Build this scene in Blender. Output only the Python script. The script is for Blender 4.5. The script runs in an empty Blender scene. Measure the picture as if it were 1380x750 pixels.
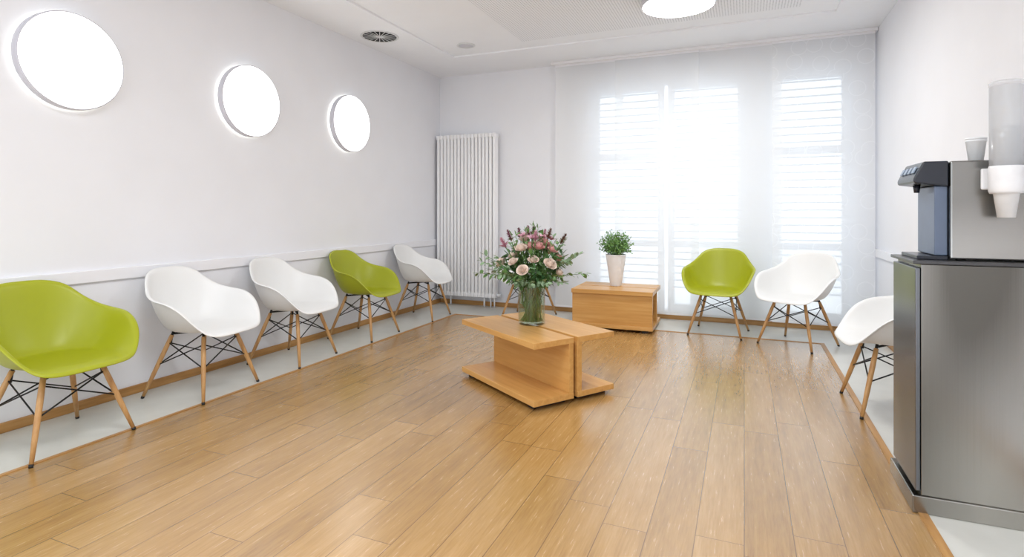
import bpy, bmesh, math, random
from mathutils import Vector, Matrix, Quaternion
random.seed(7)
PI = math.pi
C = bpy.context.scene.collection
sc = bpy.context.scene

# ------------------------------------------------------------------ helpers
def box(bm, x0, x1, y0, y1, z0, z1, mi=0):
    vs = [bm.verts.new((x, y, z)) for x in (x0, x1) for y in (y0, y1) for z in (z0, z1)]
    q = [(0,1,3,2),(4,6,7,5),(0,4,5,1),(2,3,7,6),(0,2,6,4),(1,5,7,3)]
    for f in q:
        fc = bm.faces.new([vs[i] for i in f]); fc.material_index = mi
def frame_of(d):
    d = d.normalized()
    a = Vector((0,0,1)) if abs(d.z) < .95 else Vector((1,0,0))
    u = d.cross(a).normalized(); v = d.cross(u).normalized()
    return u, v
def tube(bm, pts, rads, n=10, mi=0, cap=True):
    pts = [Vector(p) for p in pts]
    if not hasattr(rads, '__len__'): rads = [rads]*len(pts)
    d0 = (pts[1]-pts[0]); u, v = frame_of(d0)
    rings = []
    for i, p in enumerate(pts):
        if i == 0: d = pts[1]-pts[0]
        elif i == len(pts)-1: d = pts[-1]-pts[-2]
        else: d = (pts[i+1]-pts[i]).normalized()+(pts[i]-pts[i-1]).normalized()
        d.normalize()
        u = (u - d*u.dot(d)).normalized(); v = d.cross(u)
        rings.append([bm.verts.new(p+(u*math.cos(2*PI*k/n)+v*math.sin(2*PI*k/n))*rads[i]) for k in range(n)])
    for a, b in zip(rings, rings[1:]):
        for k in range(n):
            f = bm.faces.new((a[k], a[(k+1)%n], b[(k+1)%n], b[k])); f.material_index = mi; f.smooth = True
    if cap:
        f = bm.faces.new(rings[0][::-1]); f.material_index = mi
        f = bm.faces.new(rings[-1]); f.material_index = mi
def lathe(bm, prof, n=40, mi=0, M=None, smooth=True):
    M = M or Matrix.Identity(4)
    rings = []
    for r, z in prof:
        if r < 1e-6: rings.append([bm.verts.new(M @ Vector((0,0,z)))])
        else: rings.append([bm.verts.new(M @ Vector((r*math.cos(2*PI*k/n), r*math.sin(2*PI*k/n), z))) for k in range(n)])
    for a, b in zip(rings, rings[1:]):
        for k in range(n):
            k2 = (k+1) % n
            if len(a) == 1 and len(b) == 1: continue
            if len(a) == 1: f = bm.faces.new((a[0], b[k2], b[k]))
            elif len(b) == 1: f = bm.faces.new((a[k], a[k2], b[0]))
            else: f = bm.faces.new((a[k], a[k2], b[k2], b[k]))
            f.material_index = mi; f.smooth = smooth
def prism(bm, poly, y0, y1, mi=0):          # polygon in XZ extruded along Y
    a = [bm.verts.new((x, y0, z)) for x, z in poly]; b = [bm.verts.new((x, y1, z)) for x, z in poly]
    n = len(poly)
    bm.faces.new(a).material_index = mi; bm.faces.new(b[::-1]).material_index = mi
    for i in range(n):
        bm.faces.new((a[i], b[i], b[(i+1)%n], a[(i+1)%n])).material_index = mi
def obj(name, bm, mats, parent=None, bevel=0, sharp=40, world=False, smooth=None):
    if world and parent is not None:
        bmesh.ops.translate(bm, verts=bm.verts, vec=-parent.location)
    bmesh.ops.recalc_face_normals(bm, faces=bm.faces)
    me = bpy.data.meshes.new(name); bm.to_mesh(me); bm.free()
    for m in (mats if isinstance(mats, (list, tuple)) else [mats]): me.materials.append(m)
    if smooth: 
        for p in me.polygons: p.use_smooth = True
    o = bpy.data.objects.new(name, me); C.objects.link(o)
    if parent is not None: o.parent = parent
    if bevel:
        b = o.modifiers.new('bevel', 'BEVEL'); b.width = bevel; b.segments = 2; b.limit_method = 'ANGLE'
    return o
def tag(o, label, cat, group=None, kind=None):
    o['label'] = label; o['category'] = cat
    if group: o['group'] = group
    if kind: o['kind'] = kind
    return o
def thing(name, label, cat, loc=(0,0,0), rz=0, group=None):
    o = bpy.data.objects.new(name, None); C.objects.link(o); o.empty_display_size = .1
    o.location = loc; o.rotation_euler = (0,0,rz)
    return tag(o, label, cat, group)
def dup(root, loc, rz, label, mats=None):
    r = root.copy(); C.objects.link(r); r.location = loc; r.rotation_euler = (0,0,rz); r['label'] = label
    for ch in list(root.children):
        c = ch.copy(); C.objects.link(c); c.parent = r
        for g in list(ch.children):
            d = g.copy(); C.objects.link(d); d.parent = c
    return r
def struct(name, bm, mats, parent=None, bevel=0):
    o = obj(name, bm, mats, parent, bevel)
    o['kind'] = 'structure'
    return o
B = bmesh.new

# ------------------------------------------------------------------ materials
def lin(c): return tuple(((v/255)/12.92 if v/255 <= .04045 else ((v/255+.055)/1.055)**2.4) for v in c)
def newmat(name):
    m = bpy.data.materials.new(name); m.use_nodes = True
    nt = m.node_tree; nt.nodes.clear()
    out = nt.nodes.new('ShaderNodeOutputMaterial')
    return m, nt, out
def mth(nt, op, a, b=None):
    n = nt.nodes.new('ShaderNodeMath'); n.operation = op
    for i, v in enumerate((a, b)):
        if v is None: continue
        if isinstance(v, (int, float)): n.inputs[i].default_value = v
        else: nt.links.new(v, n.inputs[i])
    return n.outputs[0]
def comb(nt, x, y, z):
    n = nt.nodes.new('ShaderNodeCombineXYZ')
    for i, v in enumerate((x, y, z)):
        if isinstance(v, (int, float)): n.inputs[i].default_value = v
        else: nt.links.new(v, n.inputs[i])
    return n.outputs[0]
def noise(nt, vec, scale, detail=3, rough=.5):
    n = nt.nodes.new('ShaderNodeTexNoise'); n.inputs['Scale'].default_value = scale
    n.inputs['Detail'].default_value = detail; n.inputs['Roughness'].default_value = rough
    if vec is not None: nt.links.new(vec, n.inputs['Vector'])
    return n.outputs[0]
def ramp(nt, fac, stops):
    n = nt.nodes.new('ShaderNodeValToRGB'); nt.links.new(fac, n.inputs[0])
    e = n.color_ramp.elements
    while len(e) < len(stops): e.new(.5)
    for el, (p, c) in zip(e, stops): el.position = p; el.color = (*c, 1)
    return n.outputs[0]
def mixc(nt, fac, a, b, mode='MIX'):
    n = nt.nodes.new('ShaderNodeMixRGB'); n.blend_type = mode
    for i, v in enumerate((fac, a, b)):
        if isinstance(v, (int, float)): n.inputs[i].default_value = v
        elif isinstance(v, tuple): n.inputs[i].default_value = (*v, 1)
        else: nt.links.new(v, n.inputs[i])
    return n.outputs[0]
def pbr(nt, out, col, rough, metal=0, **kw):
    p = nt.nodes.new('ShaderNodeBsdfPrincipled')
    for k, v in (('Base Color', col), ('Roughness', rough), ('Metallic', metal)):
        if isinstance(v, (int, float)): p.inputs[k].default_value = v
        elif isinstance(v, tuple): p.inputs[k].default_value = (*v, 1)
        else: nt.links.new(v, p.inputs[k])
    for k, v in kw.items(): p.inputs[k].default_value = v
    nt.links.new(p.outputs[0], out.inputs[0])
    return p
def tc(nt, which='Object'): return nt.nodes.new('ShaderNodeTexCoord').outputs[which]
def pos(nt):
    g = nt.nodes.new('ShaderNodeNewGeometry'); s = nt.nodes.new('ShaderNodeSeparateXYZ')
    nt.links.new(g.outputs['Position'], s.inputs[0]); return s.outputs, g.outputs['Position']
def plain(name, rgb, rough=.5, metal=0, var=.05, scale=12, bump=0, **kw):
    m, nt, out = newmat(name); c = lin(rgb)
    f = noise(nt, tc(nt), scale, 4)
    col = ramp(nt, f, [(.3, tuple(v*(1-var) for v in c)), (.7, tuple(min(1, v*(1+var)) for v in c))])
    p = pbr(nt, out, col, rough, metal, **kw)
    if bump:
        b = nt.nodes.new('ShaderNodeBump'); b.inputs['Strength'].default_value = bump; b.inputs['Distance'].default_value = .002
        nt.links.new(noise(nt, tc(nt), scale*12, 3), b.inputs['Height']); nt.links.new(b.outputs[0], p.inputs['Normal'])
    return m
def emit(name, rgb, strength):
    m, nt, out = newmat(name)
    e = nt.nodes.new('ShaderNodeEmission'); e.inputs[1].default_value = strength
    f = noise(nt, tc(nt), 3, 1); c = lin(rgb)
    nt.links.new(ramp(nt, f, [(0, c), (1, tuple(v*.99 for v in c))]), e.inputs[0])
    nt.links.new(e.outputs[0], out.inputs[0]); return m
def wood(name, dark, mid, light, axis='X', rough=.4, sc_=1.0):
    m, nt, out = newmat(name); s = nt.nodes.new('ShaderNodeSeparateXYZ'); nt.links.new(tc(nt), s.inputs[0])
    o = s.outputs
    k = {'X': (2.0, 30, 30), 'Y': (30, 2.0, 30), 'Z': (30, 30, 2.0)}[axis]
    v = comb(nt, mth(nt,'MULTIPLY',o[0],k[0]*sc_), mth(nt,'MULTIPLY',o[1],k[1]*sc_), mth(nt,'MULTIPLY',o[2],k[2]*sc_))
    f = noise(nt, v, 1.0, 6, .6)
    pbr(nt, out, ramp(nt, f, [(.25, lin(dark)), (.5, lin(mid)), (.75, lin(light))]), rough)
    return m

M = {}
M['wall'] = plain('wall_paint', (239,240,245), .75, 0, .012, 3, .12)
M['ceil'] = plain('ceiling_paint', (245,247,252), .8, 0, .012, 3)
M['rail'] = plain('rail_paint', (242,242,246), .35, 0, .01, 4)
M['border'] = plain('pale_lino', (212,212,206), .28, 0, .04, 6)
M['base'] = wood('skirting_wood', (150,105,55), (182,135,78), (200,155,98), 'Y', .4)
M['baseX'] = wood('skirting_wood_cross', (150,105,55), (182,135,78), (200,155,98), 'X', .4)
M['beech'] = wood('beech', (196,143,75), (209,157,89), (220,173,107), 'X', .35)
M['legwood'] = wood('leg_wood', (170,122,72), (192,146,92), (210,168,116), 'Z', .4)
M['black'] = plain('black_metal', (22,22,24), .4, .3)
M['dark_foot'] = plain('dark_plastic', (30,28,27), .5)
M['green'] = plain('lime_plastic', (162,168,22), .4, 0, .02, 4)
M['white'] = plain('white_plastic', (236,236,235), .4, 0, .01, 4)
M['radiator'] = plain('radiator_enamel', (247,247,249), .3, 0, .01, 5)
M['frame'] = plain('window_frame_white', (238,241,246), .4, 0, .01, 5)
M['slat'] = plain('blind_slat', (204,213,224), .5, 0, .02, 5)
M['steelrim'] = plain('lamp_rim', (208,208,217), .4, 0, .02, 5)
M['lamp'] = emit('lamp_glow', (255,253,250), 4.0)
M['halo'] = emit('lamp_back_glow', (255,254,238), 8)
M['ceillamp'] = emit('ceiling_lamp_glow', (255,254,251), 46)
M['dark'] = plain('dark_void', (38,40,42), .8)
M['grille'] = plain('grille_white', (222,224,226), .4)
M['head'] = plain('dispenser_black', (36,40,50), .25)
M['bay'] = plain('dispenser_bay', (100,113,136), .35, .1)
M['button'] = plain('button_silver', (150,165,185), .3, .4)
M['cabtop'] = plain('cabinet_top', (84,84,86), .3, .6)
M['holder'] = plain('holder_white', (236,236,238), .35)
M['cup'] = plain('cup_plastic', (244,245,247), .35)
M['pot'] = plain('white_ceramic', (248,250,254), .55, 0, .01)
M['soil'] = plain('potting_soil', (52,38,28), .9, 0, .3, 40)
M['herb'] = plain('herb_leaf', (108,150,78), .5, 0, .35, 14)
M['stem'] = plain('stem_green', (84,120,60), .5, 0, .2, 20)
M['leaf'] = plain('leaf_green', (100,136,76), .45, 0, .35, 10)
M['leafdark'] = plain('leaf_dark', (72,112,64), .4, 0, .3, 10)
M['euca'] = plain('eucalyptus_leaf', (134,160,124), .5, 0, .25, 10)
M['rosepink'] = plain('rose_pink', (234,180,176), .55, 0, .12, 15)
M['rosecream'] = plain('rose_cream', (246,227,213), .55, 0, .08, 15)
M['lily'] = plain('lily_pink', (208,150,168), .5, 0, .2, 14)
M['burgundy'] = plain('burgundy_bloom', (140,70,90), .6, 0, .3, 20)
M['rust'] = plain('rust_bloom', (122,80,62), .6, 0, .3, 20)

# brushed steel with soft streaks along one axis
def steel(name, axis, c0, c1, big=3.2, rough=.25):
    m, nt, out = newmat(name); s = nt.nodes.new('ShaderNodeSeparateXYZ'); nt.links.new(tc(nt), s.inputs[0]); o = s.outputs
    k = [260 if a != axis else 1.5 for a in 'XYZ']; k2 = [big if a != axis else big*.3 for a in 'XYZ']
    f = noise(nt, comb(nt, *[mth(nt,'MULTIPLY',o[i],k[i]) for i in range(3)]), 1, 3)
    g = noise(nt, comb(nt, *[mth(nt,'MULTIPLY',o[i],k2[i]) for i in range(3)]), 1, 0)
    fac = mth(nt,'ADD', mth(nt,'MULTIPLY',f,.05), mth(nt,'MULTIPLY',g,.95))
    col = ramp(nt, fac, [(.32, lin(c0)), (.66, lin(c1))])
    p = pbr(nt, out, col, .3, 1.0)
    r = mth(nt,'ADD', mth(nt,'MULTIPLY',f,.02), rough-.01); nt.links.new(r, p.inputs['Roughness'])
    return m
M['steel'] = steel('brushed_steel', 'Z', (110,108,103), (186,184,179))
M['steelx'] = steel('brushed_steel_head', 'X', (146,145,142), (180,179,176))
M['steeldark'] = steel('brushed_steel_door', 'Z', (108,111,116), (142,145,150))

# wooden plank floor
def floor_mat():
    m, nt, out = newmat('oak_planks'); o, P = pos(nt)
    W, L = .168, 1.2
    xr = mth(nt,'DIVIDE',o[0],W); row = mth(nt,'FLOOR',xr); fx = mth(nt,'FRACT',xr)
    wn = nt.nodes.new('ShaderNodeTexWhiteNoise'); wn.noise_dimensions = '1D'; nt.links.new(row, wn.inputs['W'])
    yy = mth(nt,'ADD', mth(nt,'DIVIDE',o[1],L), mth(nt,'MULTIPLY',wn.outputs['Value'],7.3))
    colm = mth(nt,'FLOOR',yy); fy = mth(nt,'FRACT',yy)
    w2 = nt.nodes.new('ShaderNodeTexWhiteNoise'); w2.noise_dimensions = '2D'; nt.links.new(comb(nt,row,colm,0), w2.inputs['Vector'])
    t = w2.outputs['Value']
    gx = mth(nt,'MULTIPLY', mth(nt,'MINIMUM',fx,mth(nt,'SUBTRACT',1,fx)), W)
    gy = mth(nt,'MULTIPLY', mth(nt,'MINIMUM',fy,mth(nt,'SUBTRACT',1,fy)), L)
    gap = mth(nt,'LESS_THAN', mth(nt,'MINIMUM',gx,gy), .0016)
    tz = mth(nt,'MULTIPLY',t,60)
    g1 = noise(nt, comb(nt, mth(nt,'MULTIPLY',o[0],20), mth(nt,'MULTIPLY',o[1],1.6), tz), 1, 6, .62)
    g2 = noise(nt, comb(nt, mth(nt,'MULTIPLY',o[0],130), mth(nt,'MULTIPLY',o[1],8), tz), 1, 3, .65)
    g = mth(nt,'ADD', mth(nt,'ADD', mth(nt,'MULTIPLY',g1,.44), mth(nt,'MULTIPLY',g2,.43)), mth(nt,'MULTIPLY',t,.13))
    c = ramp(nt, g, [(.27, lin((140,103,53))), (.5, lin((172,132,74))), (.73, lin((195,156,102)))])
    c = mixc(nt, mth(nt,'MULTIPLY',gap,.74), c, lin((84,57,30)))
    p = pbr(nt, out, c, .3)
    nt.links.new(mth(nt,'ADD', mth(nt,'MULTIPLY',g2,.08), .22), p.inputs['Roughness'])
    p.inputs['Specular IOR Level'].default_value = .9
    p.inputs['Coat Weight'].default_value = .8; p.inputs['Coat Roughness'].default_value = .27
    b = nt.nodes.new('ShaderNodeBump'); b.inputs['Strength'].default_value = .15; b.inputs['Distance'].default_value = .001
    nt.links.new(mth(nt,'SUBTRACT', 1.0, gap), b.inputs['Height']); nt.links.new(b.outputs[0], p.inputs['Normal'])
    return m
M['floor'] = floor_mat()

def perf_mat():
    m, nt, out = newmat('perforated_board'); o, P = pos(nt); pt = .024
    a = mth(nt,'SUBTRACT', mth(nt,'FRACT', mth(nt,'DIVIDE',o[0],pt)), .5)
    b = mth(nt,'SUBTRACT', mth(nt,'FRACT', mth(nt,'DIVIDE',o[1],pt)), .5)
    d = mth(nt,'ADD', mth(nt,'MULTIPLY',a,a), mth(nt,'MULTIPLY',b,b))
    hole = mth(nt,'LESS_THAN', d, .05)
    pbr(nt, out, mixc(nt, hole, lin((245,247,252)), lin((186,190,196))), .8)
    return m
M['perf'] = perf_mat()

def curtain_mat(pattern, base):
    m, nt, out = newmat('sheer_patterned' if pattern else 'sheer_fabric'); o, P = pos(nt)
    tr = nt.nodes.new('ShaderNodeBsdfTransparent'); df = nt.nodes.new('ShaderNodeBsdfDiffuse'); tl = nt.nodes.new('ShaderNodeBsdfTranslucent')
    c = lin(  (253,254,255)); df.inputs[0].default_value = (*c,1); tl.inputs[0].default_value = (*c,1)
    m1 = nt.nodes.new('ShaderNodeMixShader'); m1.inputs[0].default_value = .40
    nt.links.new(df.outputs[0], m1.inputs[1]); nt.links.new(tl.outputs[0], m1.inputs[2])
    weave = noise(nt, comb(nt, mth(nt,'MULTIPLY',o[0],260), 0, mth(nt,'MULTIPLY',o[2],260)), 1, 2)
    fac = mth(nt,'ADD', mth(nt,'MULTIPLY',weave,.08), base)
    if pattern:
        v = nt.nodes.new('ShaderNodeTexVoronoi'); v.voronoi_dimensions = '2D'; v.inputs['Scale'].default_value = 5.0
        v.inputs['Randomness'].default_value = .7
        nt.links.new(comb(nt,o[0],o[2],0), v.inputs['Vector'])
        ring = mth(nt,'LESS_THAN', mth(nt,'ABSOLUTE', mth(nt,'SUBTRACT', v.outputs['Distance'], .36)), .024)
        fac = mth(nt,'ADD', fac, mth(nt,'MULTIPLY',ring,.05))
    m2 = nt.nodes.new('ShaderNodeMixShader'); nt.links.new(fac, m2.inputs[0])
    nt.links.new(tr.outputs[0], m2.inputs[1]); nt.links.new(m1.outputs[0], m2.inputs[2]); nt.links.new(m2.outputs[0], out.inputs[0])
    return m
M['sheer1'] = curtain_mat(False, .74); M['sheer2'] = curtain_mat(False, .68); M['sheer3'] = curtain_mat(False, .78); M['sheer4'] = curtain_mat(True, .71)

def clear_mat(name, tint, base, edge=.5, frost=0):
    m, nt, out = newmat(name)
    tr = nt.nodes.new('ShaderNodeBsdfTransparent')
    f = noise(nt, tc(nt), 4, 1); nt.links.new(ramp(nt, f, [(0, tint), (1, tuple(v*.98 for v in tint))]), tr.inputs[0])
    gl = nt.nodes.new('ShaderNodeBsdfGlossy'); gl.inputs['Roughness'].default_value = .04
    lw = nt.nodes.new('ShaderNodeLayerWeight'); lw.inputs[0].default_value = .5
    mx = nt.nodes.new('ShaderNodeMixShader')
    nt.links.new(mth(nt,'ADD', mth(nt,'MULTIPLY', mth(nt,'POWER', lw.outputs['Facing'], 4), edge), base), mx.inputs[0])
    nt.links.new(tr.outputs[0], mx.inputs[1]); nt.links.new(gl.outputs[0], mx.inputs[2]); res = mx.outputs[0]
    if frost:
        df = nt.nodes.new('ShaderNodeBsdfTranslucent'); df.inputs[0].default_value = (.9,.91,.93,1)
        d2 = nt.nodes.new('ShaderNodeBsdfDiffuse'); d2.inputs[0].default_value = (.9,.91,.93,1)
        ma = nt.nodes.new('ShaderNodeMixShader'); nt.links.new(df.outputs[0], ma.inputs[1]); nt.links.new(d2.outputs[0], ma.inputs[2])
        mb = nt.nodes.new('ShaderNodeMixShader'); mb.inputs[0].default_value = frost
        nt.links.new(res, mb.inputs[1]); nt.links.new(ma.outputs[0], mb.inputs[2]); res = mb.outputs[0]
    nt.links.new(res, out.inputs[0])
    return m
M['glass'] = clear_mat('vase_glass', (.92,.96,.92), .07, .7)
M['pane'] = clear_mat('window_glass', (.96,.98,.99), .02, .3)
M['clear'] = clear_mat('frosted_plastic', (.96,.965,.97), .05, .3, .26)
M['water'] = clear_mat('vase_water', (.94,.98,.93), .0, .2)

# ------------------------------------------------------------------ room shell
XL, XR, YB, YF, ZC = -3.72, 1.19, 6.42, -2.6, 2.97
WX0, WX1, WYE = -3.12, .655, 5.74     # wooden field
bm = B()
box(bm, WX0, WX1, YF, WYE, -.1, 0, 1)
box(bm, XL-.15, WX0, YF, YB+.25, -.1, 0, 0); box(bm, WX1, XR+.15, YF, YB+.25, -.1, 0, 0); box(bm, WX0, WX1, WYE, YB+.25, -.1, 0, 0)
struct('floor', bm, [M['border'], M['floor']])
bm = B(); box(bm, WX0-.012, WX0+.012, YF, WYE+.012, 0, .004); struct('trim_1', bm, M['base'])
bm = B(); box(bm, WX1-.016, WX1+.016, YF, WYE+.012, 0, .005); struct('trim_2', bm, M['base'])
bm = B(); box(bm, WX0+.012, WX1-.016, WYE-.012, WYE+.012, 0, .004); struct('trim_3', bm, M['baseX'])
bm = B(); box(bm, XL-.15, XL, YF, YB+.25, 0, 3.2); struct('wall_left', bm, M['wall'])
bm = B(); box(bm, XR, XR+.15, YF, YB+.25, 0, 3.2); struct('wall_right', bm, M['wall'])
OX0, OX1, OZ0, OZ1 = -1.68, 1.0, .09, 2.66
bm = B()
box(bm, XL, OX0, YB, YB+.25, 0, 3.2); box(bm, OX1, XR, YB, YB+.25, 0, 3.2)
box(bm, OX0, OX1, YB, YB+.25, OZ1, 3.2); box(bm, OX0, OX1, YB, YB+.25, 0, OZ0)
struct('wall_back', bm, M['wall'])
# ceiling: lower margin round a slightly raised field
RX0, RX1, RY1 = -3.08, .75, 5.64
bm = B()
box(bm, XL, RX0, YF, YB, ZC, 3.2); box(bm, RX1, XR, YF, YB, ZC, 3.2); box(bm, RX0, RX1, RY1, YB, ZC, 3.2)
box(bm, RX0, RX1, YF, RY1, ZC+.016, 3.2)
ceil = struct('ceiling', bm, M['ceil'])
bm = B(); box(bm, -2.15, .45, YF, 5.42, ZC+.0148, ZC+.0165); a = obj('acoustic_panel', bm, M['perf'], ceil)
# skirting and chair rails
bm = B(); box(bm, XL, XL+.016, YF, YB-.016, 0, .055); struct('baseboard_left', bm, M['base'], None, .003)
bm = B(); box(bm, XL, XR, YB-.016, YB, 0, .055); struct('baseboard_back', bm, M['baseX'], None, .003)
bm = B(); box(bm, XR-.016, XR, YF, YB-.016, 0, .055); struct('baseboard_right', bm, M['base'], None, .003)
bm = B(); box(bm, XL, XL+.022, YF, YB, .765, .84); struct('trim_4', bm, M['rail'], None, .004)
bm = B(); box(bm, XR-.022, XR, YF, YB, .765, .84); struct('trim_5', bm, M['rail'], None, .004)
bm = B(); box(bm, -2.80, OX0-.35, YB-.022, YB, .765, .84); struct('trim_6', bm, M['rail'], None, .004)

# windows
wins = [(-1.66,-.84), (-.80,.0), (.22,.985)]
bm = B(); box(bm, .0, .22, YB+.03, YB+.22, OZ0, OZ1); struct('trim_7', bm, M['frame'])
for i, (a, b) in enumerate(wins):
    bm = B(); t = .07; y0, y1 = YB+.07, YB+.14
    box(bm, a, a+t, y0, y1, OZ0, OZ1); box(bm, b-t, b, y0, y1, OZ0, OZ1)
    box(bm, a+t, b-t, y0, y1, OZ1-t, OZ1); box(bm, a+t, b-t, y0, y1, OZ0, OZ0+t)
    box(bm, a+t, b-t, y0, y1, .80, .87); box(bm, a+t, b-t, y0, y1, 1.80, 1.88)
    w = struct('window_%d' % (i+1), bm, M['frame'], None, .004)
    bm = B(); box(bm, a+t, b-t, y0+.03, y0+.036, OZ0+t, .80); box(bm, a+t, b-t, y0+.03, y0+.036, .87, 1.80); box(bm, a+t, b-t, y0+.03, y0+.036, 1.88, OZ1-t)
    obj('pane', bm, M['pane'], w)
    bl = thing('venetian_blind', ['thin slatted outside blind behind the left sheer panels','thin slatted outside blind behind the sheer panel above the green chair','thin slatted outside blind behind the rightmost patterned sheer panel'][i], 'blind', ((a+b)/2, YB+.19, 0), 0, 'outside window blinds')
    bm = B(); z = OZ1-.09
    zend = .3
    while z > zend:
        box(bm, a+.03, b-.03, YB+.172, YB+.208, z, z+.013); z -= .08
    obj('slats', bm, M['slat'], bl, 0, world=True)
    bm = B(); box(bm, a+.02, b-.02, YB+.165, YB+.225, OZ1-.06, OZ1); obj('head_box', bm, M['slat'], bl, .004, world=True)

# curtain panels
cr = thing('curtain_rail', 'slim white curtain rail under the ceiling above the window', 'curtain rail', (-.46,6.3,ZC))
bm = B(); box(bm, -2.12, 1.185, 6.255, 6.345, ZC-.03, ZC); obj('track', bm, M['rail'], cr, .004, world=True)
clab = ['leftmost sheer white curtain, beside the bare wall and radiator','second sheer white curtain from the left, behind the potted herb','third sheer white curtain, behind the lime green chair','rightmost sheer curtain with a faint pattern of rings, beside the right wall']
cx = [(-2.08,-1.26), (-1.36,-.45), (-.54,.36), (.265,1.165)]
for i, (a, b) in enumerate(cx):
    yy = 6.288 if i % 2 else 6.318
    t = thing('sheer_curtain', clab[i], 'curtain', ((a+b)/2, yy, .07), 0, 'sheer curtains across the window')
    bm = B(); nx, nz = 24, 30; g = []
    for k in range(nz+1):
        z = .08+(ZC-.03-.08)*k/nz
        g.append([bm.verts.new((a+(b-a)*j/nx, yy+.003*math.sin(j*.8+i)*(1-k/nz), z)) for j in range(nx+1)])
    for k in range(nz):
        for j in range(nx): bm.faces.new((g[k][j], g[k][j+1], g[k+1][j+1], g[k+1][j]))
    obj('fabric', bm, M['sheer%d' % (i+1)], t, world=True, smooth=True)
    bm = B(); box(bm, a, b, yy-.004, yy+.004, .07, .09); obj('weight_bar', bm, M['rail'], t, world=True)
    bm = B(); box(bm, a, b, yy-.006, yy+.006, ZC-.05, ZC-.03); obj('carrier', bm, M['rail'], t, world=True)

# ------------------------------------------------------------------ radiator
RY = 6.315
rad = thing('radiator', 'tall white column radiator in the back left corner', 'radiator', (-3.25, RY, 0))
def sec_bm():
    bm = B()
    for y in (-.036, 0, .036): tube(bm, [(0,y,.16),(0,y,2.13)], .0222, 12)
    for z in (.125, 2.125):
        box(bm, -.0235, .0235, -.058, .058, z, z+.055)
    return bm
n = 17
s0 = obj('column_section', sec_bm(), M['radiator'], rad, .008); xs = [-3.66+.0495*i for i in range(n)]
s0.location = (xs[0]+3.25, 0, 0)
for x in xs[1:]:
    c = s0.copy(); C.objects.link(c); c.parent = rad; c.location = (x+3.25, 0, 0)
for z in (2.152, .152):
    bm = B(); tube(bm, [(-3.68,RY,z),(-2.85,RY,z)], .018, 10); obj('header_pipe', bm, M['radiator'], rad, world=True)
for x in (-3.5,-3.02):
    bm = B(); tube(bm, [(x,RY,.13),(x,RY,.004)], .012, 8); ft = obj('foot', bm, M['radiator'], rad, world=True)
for x in (-2.93,-2.88):
    bm = B(); tube(bm, [(x,RY,.14),(x,RY,.0)], .009, 8); obj('supply_pipe', bm, M['radiator'], rad, world=True)
bm = B(); tube(bm, [(-2.85,RY,.152),(-2.79,RY,.152)], [.02,.024], 14); obj('valve', bm, M['holder'], rad, world=True)

# ------------------------------------------------------------------ lamps
def disc_lamp(t, r, th, glow):
    bm = B(); lathe(bm, [(r*.62,.0),(r*.62,.018),(r-.004,.018),(r,.024),(r,th-.006),(r-.003,th),(r-.007,th),(r-.007,th-.010)], 64); obj('housing', bm, M['steelrim'], t)
    bm = B(); lathe(bm, [(0,th-.002),(r*.6,th-.002),(r-.008,th-.003)], 64); obj('diffuser', bm, glow, t)
for Y, lab in ((2.025,'largest looking round wall lamp, nearest the camera above the front chairs'),(3.315,'middle round wall lamp of the row on the left wall'),(4.55,'farthest round wall lamp of the row, nearest the radiator')):
    t = thing('wall_lamp', lab, 'wall lamp', (XL, Y, 2.088), 0, 'round wall lamps'); t.rotation_euler = (0, PI/2, 0)
    disc_lamp(t, .286, .074, M['lamp'])
    bm = B(); lathe(bm, [(.22,.008),(.262,.008),(.262,.015),(.22,.015),(.22,.008)], 48); obj('back_glow', bm, M['halo'], t)
t = thing('ceiling_lamp', 'round white glowing lamp under the perforated ceiling', 'ceiling lamp', (-.50,4.72,ZC+.0148)); t.rotation_euler = (PI,0,0)
disc_lamp(t, .29, .10, M['ceillamp'])
t = thing('ceiling_vent', 'round dark slotted air vent in the ceiling by the left wall', 'vent', (-3.40,4.66,ZC)); t.rotation_euler = (PI,0,0)
bm = B(); lathe(bm, [(0,.001),(.168,.001),(.168,.004),(0,.004)], 40); obj('backing', bm, M['dark'], t)
bm = B(); lathe(bm, [(.168,0),(.192,0),(.190,.005),(.168,.006),(.168,0)], 48); obj('frame', bm, M['grille'], t)
bm = B()
for k in range(20):                     # radial blades
    a = 2*PI*k/20; b2 = B(); box(b2, .03, .168, -.0035, .0035, .004, .0052); b2.transform(Matrix.Rotation(a,4,'Z'))
    me = bpy.data.meshes.new('tmp'); b2.to_mesh(me); b2.free(); bm.from_mesh(me); bpy.data.meshes.remove(me)
lathe(bm, [(0,.004),(.03,.004),(.03,.0055),(0,.006)], 24)
obj('grille', bm, M['grille'], t)
t = thing('ceiling_speaker', 'small round flush fitting in the ceiling beyond the air vent', 'speaker', (-2.76,5.31,ZC+.016)); t.rotation_euler = (PI,0,0)
bm = B(); lathe(bm, [(.075,0),(.10,0),(.098,.008),(.075,.012),(.075,0)], 36); obj('ring', bm, M['grille'], t)
bm = B(); lathe(bm, [(0,.009),(.05,.008),(.075,.006),(.075,0),(0,0)], 36); obj('cover', bm, M['steelrim'], t)

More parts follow.
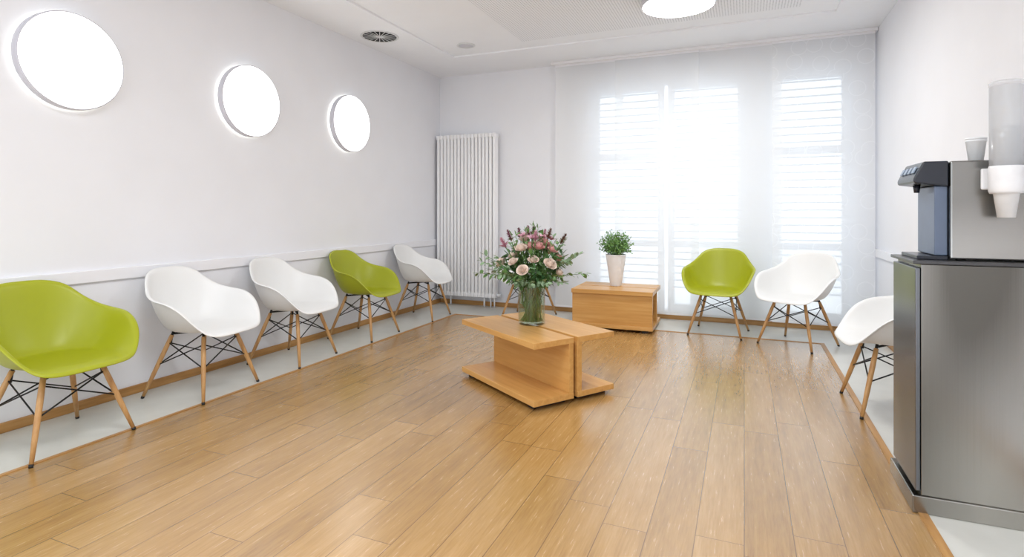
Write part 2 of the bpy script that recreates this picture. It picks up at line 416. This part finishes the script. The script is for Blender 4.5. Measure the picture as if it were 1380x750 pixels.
# ------------------------------------------------------------------ chairs
KEY = [(0,-.292,.418),(.106,-.290,.418),(.186,-.278,.424),(.240,-.246,.448),(.281,-.195,.510),(.307,-.130,.584),(.318,-.045,.630),(.312,.048,.646),(.284,.130,.670),(.240,.200,.720),(.188,.252,.786),(.104,.284,.817),(0,.295,.821)]
def cat(keys, t):
    i = min(int(t), len(keys)-2); f = t-i
    g = lambda j: Vector(keys[j]) if 0 <= j < len(keys) else (Vector((-keys[-j][0], keys[-j][1], keys[-j][2])) if j < 0 else Vector((-keys[2*len(keys)-2-j][0], keys[2*len(keys)-2-j][1], keys[2*len(keys)-2-j][2])))
    p0,p1,p2,p3 = g(i-1),g(i),g(i+1),g(i+2)
    return .5*((2*p1)+(p2-p0)*f+(2*p0-5*p1+4*p2-p3)*f*f+(3*p1-p0-3*p2+p3)*f**3)
def shell_bm():
    bm = B(); NH = 28; half = [cat(KEY, 12*i/NH) for i in range(NH+1)]
    loop = half + [Vector((-p.x,p.y,p.z)) for p in half[-2:0:-1]]
    c = Vector((0,-.03)); R = 16; foot = .63; n = len(loop); rings = []
    for j in range(1, R+2):
        r = min(j,R)/R; ring = []
        for p in loop:
            d = Vector((p.x,p.y))-c
            if r <= .5: h = foot*r/.5; lift = 0
            else:
                t = (r-.5)/.5; h = foot+(1-foot)*(.35*(1-(1-t)**2)+.65*t); lift = t**1.38
            q = c+d*h
            zs = .424+.012*(1-min(1,(d*h).length/.2)**2)*-1 + .006
            z = zs+(p.z-zs)*lift
            if j == R+1:
                fr = max(0,1-(p.z-.418)/.1) if p.z < .518 else 0
                arm = max(0, min(1, (abs(p.x)-.24)/.06))*(1-fr)
                q = q+d.normalized()*(.016-.006*fr+.008*arm); z -= .002+.014*fr+.004*arm
            ring.append(bm.verts.new((q.x,q.y,z)))
        rings.append(ring)
    ctr = bm.verts.new((c.x,c.y,.418))
    for k in range(n): bm.faces.new((ctr, rings[0][k], rings[0][(k+1)%n]))
    for a, b in zip(rings, rings[1:]):
        for k in range(n): bm.faces.new((a[k], b[k], b[(k+1)%n], a[(k+1)%n]))
    return bm
TOP = lambda sx, sy: Vector((.135*sx, .125*sy-.01, .392))
FOOT = lambda sx, sy: Vector((.245*sx, .238*sy, 0.0))
def legpt(sx, sy, z):
    a, b = TOP(sx,sy), FOOT(sx,sy); f = (a.z-z)/a.z; return a+(b-a)*f
def make_chair(col):
    t = thing('shell_armchair', 'x', 'chair', (0,0,0), 0, 'moulded shell armchairs around the room')
    sh = obj('seat_shell', shell_bm(), M[col], t, smooth=True)
    so = sh.modifiers.new('s','SOLIDIFY'); so.thickness = .008; so.offset = 0
    ss = sh.modifiers.new('ss','SUBSURF'); ss.levels = 1; ss.render_levels = 1
    cs = [(-1,-1),(1,-1),(1,1),(-1,1)]
    for sx, sy in cs:
        bm = B(); zz = [.392,.30,.15,.012]; tube(bm, [legpt(sx,sy,z) for z in zz], [.0125,.0145,.0135,.0095], 12); l = obj('leg', bm, M['legwood'], t)
        bm = B(); tube(bm, [legpt(sx,sy,.014), legpt(sx,sy,.0)], [.0105,.0095], 12); obj('foot_glide', bm, M['dark_foot'], l)
    for k in range(4):
        a, b = cs[k], cs[(k+1)%4]
        bm = B(); tube(bm, [legpt(*a,.345), legpt(*b,.205)], .0042, 6); tube(bm, [legpt(*b,.345), legpt(*a,.205)], .0042, 6)
        obj('cross_brace', bm, M['black'], t)
    bm = B()
    for sx, sy in cs:
        p = TOP(sx,sy); q = Vector((p.x*.95,p.y*.95,.416))
        tube(bm, [q, p, legpt(sx,sy,.33)+Vector((-.013*sx,-.013*sy,0))], [.009,.008,.006], 8)
        tube(bm, [Vector((0,-.01,.400)), Vector((p.x,p.y,.400))], .007, 8)
    obj('mounting_frame', bm, M['black'], t)
    return t
R = math.radians
chairs = [
 ('green', -3.33, 1.765, 92, 'lime green shell armchair nearest the camera, cut by the left edge of the photo'),
 ('white', -3.37, 2.65, 98, 'white shell armchair between the nearest green chair and another white one'),
 ('white', -3.39, 3.49, 97, 'white shell armchair along the left wall, just before the second green one'),
 ('green', -3.40, 4.42, 94, 'lime green shell armchair along the left wall between two white ones'),
 ('white', -3.38, 5.44, 96, 'white shell armchair in the back left corner in front of the radiator'),
 ('white', -2.27, 5.94, 0, 'white shell armchair mostly hidden behind the flower bouquet by the back wall'),
 ('green', -.235, 5.86, -8, 'lime green shell armchair standing before the sheer window curtains'),
 ('white', .445, 5.62, -32, 'white shell armchair turned aside before the sheer curtains, next to the green one'),
 ('white', .845, 4.0, -86, 'white shell armchair by the right wall, partly hidden by the steel cabinet'),
]
protos = {}
for col, x, y, a, lab in chairs:
    if col not in protos:
        t = make_chair(col); protos[col] = t; t.location = (x,y,0); t.rotation_euler = (0,0,R(a)); t['label'] = lab
    else: dup(protos[col], (x,y,0), R(a), lab)

# ------------------------------------------------------------------ tables made of two C-shaped halves
TH = .41
def half_table(label, loc, rz, L, y_open, y_panel, group, inset=0, tt=.036):
    t = thing('half_table', label, 'table', loc, rz, group)
    s = 1 if y_open > y_panel else -1
    lo, hi = sorted((y_open, y_panel)); tk = .036
    bm = B(); box(bm, -L/2, L/2, lo, hi, TH-tt, TH); obj('top_board', bm, M['beech'], t, .002)
    bm = B(); box(bm, -L/2, L/2, lo, hi, .028, .028+tk); obj('base_board', bm, M['beech'], t, .002)
    bm = B(); a, b = sorted((y_panel+s*inset, y_panel+s*(tk+inset))); box(bm, -L/2+.004, L/2-.004, a, b, .028+tk, TH-tt); obj('upright_panel', bm, M['beech'], t, .0015)
    for x in (-L/2+.05, L/2-.11):
        bm = B(); box(bm, x, x+.06, lo+.03, hi-.03, 0, .028); obj('foot', bm, M['dark_foot'], t, .002)
    return t
c1, r1 = (-1.355,3.635,0), R(-34.0)
half_table('beech half table under the vase, its open side facing the row of chairs', c1, r1, .91, -.325, -.016, 'two piece beech tables')
half_table('beech half table under the vase, its open side facing the window', c1, r1, .91, .325, .016, 'two piece beech tables')
c2, r2 = (-1.24,5.83,0), R(1)
half_table('front half of the beech table under the potted herb, closed panel facing the room', c2, r2, .82, -.014, -.31, 'two piece beech tables', .022, .042)
half_table('rear half of the beech table under the potted herb, next to the curtains', c2, r2, .82, .31, .014, 'two piece beech tables', .022, .042)

# ------------------------------------------------------------------ leaves and flowers
def leaf(bm, p, d, nrm, L, W, mi=0, bend=.15):
    d = d.normalized(); s = d.cross(nrm)
    if s.length < 1e-4: s = d.cross(Vector((1,.3,.2)))
    s.normalize(); n = s.cross(d).normalized()
    def P(f, w, up=0): return bm.verts.new(p+d*(L*f)+s*(W*w)+n*(up*L-bend*L*f*f))
    b = P(0,0); m1 = P(.35,0,-.03); m2 = P(.7,0,-.03); t = P(1,0)
    l1 = P(.33,.48,.03); r1_ = P(.33,-.48,.03); l2 = P(.7,.36,.02); r2_ = P(.7,-.36,.02)
    for f in ((b,m1,l1),(b,r1_,m1),(m1,m2,l2,l1),(m1,r1_,r2_,m2),(m2,t,l2),(m2,r2_,t)):
        fc = bm.faces.new(f); fc.material_index = mi; fc.smooth = True
def rv(): return Vector((random.uniform(-1,1), random.uniform(-1,1), random.uniform(-1,1)))
def aim(d): return d.to_track_quat('Z','Y').to_matrix().to_4x4()
def rose_bm(r):
    bm = B()
    lay = [(3,.22,1.0,.9),(4,.42,1.0,.75),(5,.66,.92,.62),(5,.88,.8,.55),(6,1.08,.62,.52)]
    for k, (n, rr, h, hw) in enumerate(lay):
        for i in range(n):
            a0 = 2*PI*i/n+k*.6; g = []
            for v in range(5):
                f = v/4; row = []
                for u in range(-2,3):
                    w = hw*u/2*(1.35 if k < 2 else 1.15)*(.55+.45*math.sin(PI*min(1,f*1.1)*.5))
                    rad = r*rr*(.25+.75*math.sin(f*PI/2))*(1+ (.12*f*f if k > 1 else -.05*f))
                    z = r*h*(1.25*f - (.12*(u/2)**2) - (.3*f**4 if k > 2 else 0))
                    row.append(bm.verts.new((rad*math.cos(a0+w), rad*math.sin(a0+w), z-.25*r)))
                g.append(row)
            for v in range(4):
                for u in range(4):
                    f = bm.faces.new((g[v][u],g[v][u+1],g[v+1][u+1],g[v+1][u])); f.smooth = True
    return bm
def lily_bm(r):
    bm = B()
    for i in range(6):
        a = PI/3*i; d = Vector((math.cos(a), math.sin(a), .75 if i % 2 else .95))
        leaf(bm, Vector((0,0,0)), d, Vector((0,0,1)), r*1.5, r*.75, 0, .35)
    for i in range(5):
        a = 2*PI*i/5; tube(bm, [(0,0,0),(.25*r*math.cos(a),.25*r*math.sin(a),r*.9)], .0015, 5)
    return bm
def spike_bm(L, w):
    bm = B()
    tube(bm, [(0,0,0),(0,0,L*.95)], [.004,.002], 6)
    for i in range(80):
        f = i/80; a = i*2.4; rr = w*(1-f)**.7
        d = Vector((math.cos(a), math.sin(a), .7+random.uniform(-.3,.4))); leaf(bm, Vector((0,0,L*f)), d, Vector((0,0,1)), .010+rr*random.uniform(.6,1.2), .007, 0, .1)
    return bm
VX, VY = -1.385, 3.67
vase = thing('glass_vase', 'clear glass vase of green stems on the front beech table', 'vase', (VX,VY,TH))
vr, vh = .094, .27
bm = B(); lathe(bm, [(0,0),(vr-.008,0),(vr-.002,.006),(vr,.02),(vr+.001,vh-.01),(vr+.002,vh),(vr-.001,vh+.002),(vr-.003,vh-.002),(vr-.005,.02),(vr-.012,.014),(0,.014)], 48); obj('glass_body', bm, M['glass'], vase)
bm = B(); lathe(bm, [(0,.016),(vr-.014,.016),(vr-.006,.024),(vr-.0055,.185),(0,.185)], 40); obj('water', bm, M['water'], vase)

bq = thing('flower_bouquet', 'mixed bouquet of pink roses, burgundy spikes and eucalyptus in the glass vase', 'bouquet', (VX,VY,TH+.016))
def stem_path(tip):
    a = math.atan2(tip.y, tip.x)+random.uniform(-.5,.5); b_ = a+random.uniform(-1.2,1.2)
    rb = random.uniform(.03,.080)
    b = Vector((-rb*math.cos(b_), -rb*math.sin(b_), .008))
    m_ = random.uniform(0, 2*PI); rm = random.uniform(.015,.074)
    mid = Vector((rm*math.cos(m_), rm*math.sin(m_), .13))
    rn = random.uniform(.05,.084)
    nk = Vector((rn*math.cos(a), rn*math.sin(a), .25))
    md = nk.lerp(tip,.5)+Vector((0,0,.03))
    return [b, mid, nk, md, tip]
HC = Vector((0,0,.34))
def dome(az, el, r): return HC+Vector((math.cos(el)*math.cos(az), math.cos(el)*math.sin(az), math.sin(el)))*r
def bloom(name, bmf, mat, tip, extra=None):
    d = (tip-Vector((0,0,.2))).normalized()
    mat4 = Matrix.Translation(tip) @ aim(d) @ Matrix.Rotation(random.random()*6,4,'Z')
    o = obj(name, bmf, mat, bq); o.location = mat4.to_translation(); o.rotation_euler = mat4.to_euler()
    bm = B(); pts = stem_path(tip-d*.008); tube(bm, pts, .0036, 6)
    if name == 'rose':
        for k in range(3): leaf(bm, pts[3].lerp(pts[4],.2+.25*k), rv()+Vector((0,0,.3)), Vector((0,0,1)), .055, .03)
    bm.transform(mat4.inverted())
    obj('stem', bm, M['stem'], o)
ga = 2.39996
cam_az = math.atan2(-VY, -VX)
for i in range(27):
    az = i*ga; el = R(2+78*(i/26)**.88); tip = dome(az, el, random.uniform(.17,.25))
    bloom('rose', rose_bm(random.uniform(.030,.043)), M['rosepink'] if i % 5 in (1,3) else M['rosecream'], tip)
for i in range(7):
    az = -1.2+i*.9; bloom('lily', lily_bm(.036), M['lily'], dome(az, R(random.uniform(35,78)), .27))
# burgundy and rust spikes at the top
for k, (s, el, r) in enumerate([(-.5,80,.33),(.9,60,.35),(1.5,46,.36),(-1.4,58,.34),(2.4,62,.33),(.2,62,.33),(-2.3,66,.33),(3.0,72,.33),(-1.0,42,.35)]):
    bloom('flower_spike', spike_bm(.08, .026), M['rust'] if k in (1,2) else (M['lily'] if k in (4,5,8) else M['burgundy']), dome(cam_az+s, R(el), r-.07))
def branch(tip, nl, L, W, mats, name, droop=0):
    bm = B(); pts = stem_path(tip); tube(bm, pts, [.0036,.0036,.0032,.0025,.0012], 6, 0)
    for k in range(nl):
        f = k/(nl-1); p = pts[2].lerp(pts[3], min(1,f*2)*.8+.2) if f < .5 else pts[3].lerp(pts[4], (f-.5)*2)
        ax = (pts[4]-pts[3]).normalized()
        sd = ax.cross(rv()).normalized()
        leaf(bm, p, sd*.8+ax*.6+Vector((0,0,-droop)), Vector((0,0,1))+rv()*.6, L*random.uniform(.75,1.15), W*random.uniform(.8,1.15), 1)
    leaf(bm, pts[4], ax, Vector((0,0,1)), L, W, 1)
    obj(name, bm, mats, bq)
for i in range(18):
    az = i*2*PI/18+.2; el = R(random.choice([-6,4,14,26,44]))
    branch(dome(az, el, random.uniform(.28,.37)), 17, .038, .029, [M['stem'],M['euca']], 'eucalyptus_branch', .1)
for s in (PI/2, -PI/2):      # the longest sprays hang out to both sides
    branch(dome(cam_az+s, R(0), .38), 20, .043, .032, [M['stem'],M['leaf']], 'eucalyptus_branch', .2)
    branch(dome(cam_az+s*.8, R(22), .37), 18, .043, .030, [M['stem'],M['euca']], 'eucalyptus_branch', .1)
for i in range(24):
    az = i*ga+1; el = R(random.uniform(-16,45))
    branch(dome(az, el, random.uniform(.18,.29)), 15, .058, .028, [M['stem'],M['leafdark'] if i % 2 else M['leaf']], 'leafy_branch', .15)
for i in range(14):
    az = i*ga; branch(dome(az, R(random.uniform(46,85)), random.uniform(.26,.34)), 13, .044, .019, [M['stem'],M['leaf']], 'leafy_branch')

# potted herb
pp = thing('potted_plant', 'bushy green herb in a tall tapered white planter on the rear table', 'plant', (-1.265,5.90,TH))
ph = .335
bm = B(); lathe(bm, [(0,0),(.056,0),(.060,.006),(.108,ph-.006),(.110,ph),(.104,ph),(.102,ph-.03),(0,ph-.03)], 40); obj('planter', bm, M['pot'], pp)
bm = B(); lathe(bm, [(0,ph-.018),(.05,ph-.02),(.1015,ph-.026)], 24); obj('soil', bm, M['soil'], pp)
bm = B()
for i in range(130):
    a = i*ga; e = math.acos(1-1.6*(i+.5)/130); rr = random.uniform(.115,.192)
    tip = Vector((rr*math.sin(e)*math.cos(a), rr*math.sin(e)*math.sin(a), ph+.10+rr*math.cos(e)*.9))
    b = Vector((random.uniform(-.05,.05), random.uniform(-.05,.05), ph-.02)); md = b.lerp(tip,.5)+Vector((0,0,.02))
    tube(bm, [b,md,tip], .0012, 4, 0)
    for k in range(14):
        p = md.lerp(tip, k/13)+rv()*.014
        leaf(bm, p, rv()+Vector((0,0,.2)), rv(), .021, .013, 1)
obj('foliage', bm, [M['stem'],M['herb']], pp)

# ------------------------------------------------------------------ steel cabinet and water dispenser
CX0, CX1, CY0, CY1 = .632, 1.165, 2.67, 3.03
PZ = .07
cab = thing('steel_cabinet', 'brushed steel base cabinet against the right wall, under the water dispenser', 'cabinet', ((CX0+CX1)/2,(CY0+CY1)/2,0))
bm = B(); box(bm, CX0+.018, CX1, CY0, CY1, PZ, .991); obj('body', bm, M['steel'], cab, .003, world=True)
bm = B(); box(bm, CX0, CX0+.016, CY0+.002, CY1-.002, PZ+.015, .975); d = obj('door', bm, M['steeldark'], cab, .003, world=True)
bm = B(); box(bm, CX0-.010, CX1, CY0-.006, CY1+.004, .991, 1.005); obj('top_plate', bm, M['cabtop'], cab, .003, world=True)
bm = B(); box(bm, CX0-.012, CX1, CY0-.008, CY1+.004, 0, PZ); obj('plinth', bm, M['steel'], cab, .004, world=True)

ZT = 1.005
dx0, dy0, dy1 = .758, 2.715, 3.0
wd = thing('water_dispenser', 'steel countertop water dispenser with black tap head on the steel cabinet', 'water dispenser', (.95,2.86,ZT))
bm = B(); box(bm, dx0, 1.15, dy0, dy1, ZT+.006, 1.402); obj('housing', bm, M['steelx'], wd, .006, world=True)
for x in (.80,1.10):
    for y in (2.75,2.96):
        bm = B(); lathe(bm, [(0,0),(.016,0),(.016,.007),(0,.007)], 14, 0, Matrix.Translation((x,y,ZT))); obj('foot', bm, M['dark_foot'], wd, world=True)
bm = B(); prism(bm, [(dx0-.002,1.404),(.672,1.404),(.638,1.335),(.640,1.318),(dx0-.002,1.300)], dy0+.01, dy1-.01); hd = obj('tap_head', bm, M['head'], wd, .006, world=True)
bm = B()
for k in range(4):
    y = dy0+.045+k*.058; M4 = Matrix.Translation((.653,y,1.371)) @ Matrix.Rotation(-R(63.8),4,'Y')
    b2 = B(); box(b2, -.014, .014, 0, .034, 0, .004); b2.transform(M4); me = bpy.data.meshes.new('tmp'); b2.to_mesh(me); b2.free(); bm.from_mesh(me); bpy.data.meshes.remove(me)
o = obj('button_panel', bm, M['button'], wd, world=True)
bm = B(); box(bm, .712, dx0-.002, dy0+.025, dy1-.025, ZT+.018, 1.304); obj('splash_panel', bm, M['bay'], wd, .004, world=True)
bm = B(); tube(bm, [(.68,2.857,1.312),(.68,2.857,1.28)], [.014,.010], 14); obj('nozzle', bm, M['head'], wd, world=True)
bm = B(); box(bm, .652, dx0-.002, dy0+.02, dy1-.02, ZT, ZT+.016); obj('drip_tray', bm, M['head'], wd, .003, world=True)

# cup dispenser on the near side of the housing
UX, UY = .910, 2.645
cd = thing('cup_dispenser', 'clear tube cup dispenser with white holder on the side of the water dispenser', 'cup dispenser', (UX,UY,1.27))
TT = Matrix.Translation((UX,UY,0))
bm = B(); lathe(bm, [(.0505,1.672),(.0505,1.37),(.0488,1.37),(.0488,1.672),(.0505,1.672)], 40, 0, TT); obj('tube', bm, M['clear'], cd, world=True)
bm = B(); lathe(bm, [(0,1.674),(.052,1.674),(.053,1.685),(.048,1.69),(0,1.692)], 40, 0, TT); obj('lid', bm, M['clear'], cd, world=True)
bm = B(); lathe(bm, [(.043,1.268),(.049,1.268),(.053,1.279),(.0545,1.30),(.0545,1.345),(.053,1.366),(.051,1.372),(.0485,1.372),(.045,1.34),(.043,1.268)], 40, 0, TT); obj('holder', bm, M['holder'], cd, world=True)
bm = B(); box(bm, UX-.058, UX+.058, 2.700, 2.714, 1.285, 1.368); obj('bracket', bm, M['holder'], cd, .006, world=True)
bm = B(); box(bm, UX-.03, UX+.03, UY+.03, 2.702, 1.29, 1.36); obj('bracket_arm', bm, M['holder'], cd, .004, world=True)
def cup_bm(h=.095, r0=.027, r1=.039):
    bm = B(); lathe(bm, [(0,.004),(r0-.002,.004),(r1-.0015,h-.002),(r1,h),(r1+.0015,h+.001),(r1+.0015,h-.004),(r1-.0003,h-.005),(r0,0),(0,0)], 32); return bm
glab = 'white plastic cup nested in the clear dispenser tube'
c0 = tag(obj('plastic_cup', cup_bm(), M['cup']), 'white plastic cup poking out lowest from the cup dispenser', 'cup', 'stacked plastic cups'); c0.location = (UX,UY,1.178)
for k in range(1, 21):
    c = c0.copy(); C.objects.link(c); c.location = (UX,UY,1.178+.0125*k); c['label'] = glab
for k in range(2):
    c = c0.copy(); C.objects.link(c); c.location = (.872,2.82,1.402+.010*k); c.scale = (.88,.88,.92)
    c['label'] = ['lower plastic cup standing on top of the water dispenser','upper plastic cup nested in the one on top of the water dispenser'][k]; c['group'] = 'cups on the water dispenser'

# ------------------------------------------------------------------ light, sky, camera
w = bpy.data.worlds.new('sky'); sc.world = w; w.use_nodes = True; nt = w.node_tree; nt.nodes.clear()
out = nt.nodes.new('ShaderNodeOutputWorld'); bg = nt.nodes.new('ShaderNodeBackground')
s = nt.nodes.new('ShaderNodeSeparateXYZ'); nt.links.new(nt.nodes.new('ShaderNodeTexCoord').outputs['Generated'], s.inputs[0])
def mrange(v, a, b, c, d):
    mr = nt.nodes.new('ShaderNodeMapRange')
    for i, x in enumerate((a,b,c,d)): mr.inputs[i+1].default_value = x
    nt.links.new(v, mr.inputs[0]); return mr.outputs[0]
front = mrange(s.outputs[1], -.4, .4, 1.85, 2.35)
zf = mrange(s.outputs[2], -.12, .16, .76, 1.0)
isfront = mrange(s.outputs[1], -.1, .1, 0, 1)
zz = mth(nt,'ADD', mth(nt,'MULTIPLY', zf, isfront), mth(nt,'SUBTRACT', 1.0, isfront))
nt.links.new(mth(nt,'MULTIPLY', front, zz), bg.inputs[1])
bg.inputs[0].default_value = (.89,.946,1,1)
nt.links.new(bg.outputs[0], out.inputs[0])

# unseen fill lights added to brighten the near part of the room
for x, y in ((-1.0,1.2),(-.6,-1.2)):
    L = bpy.data.lights.new('fill_light','AREA'); L.shape = 'DISK'; L.size = 1.2; L.energy = 48; L.color = (.94,.975,1)
    o = bpy.data.objects.new('fill_light', L); C.objects.link(o); o.location = (x,y,2.93)

cam = bpy.data.cameras.new('camera'); co = bpy.data.objects.new('camera', cam); C.objects.link(co)
cam.sensor_width = 36; cam.lens = 748/1380*36; cam.shift_y = -90/1380; cam.clip_start = .05
co.location = (0,0,1.2); co.rotation_euler = (PI/2,0,R(22.706)); sc.camera = co
sc.view_settings.view_transform = 'Standard'; sc.view_settings.look = 'None'; sc.view_settings.exposure = .1
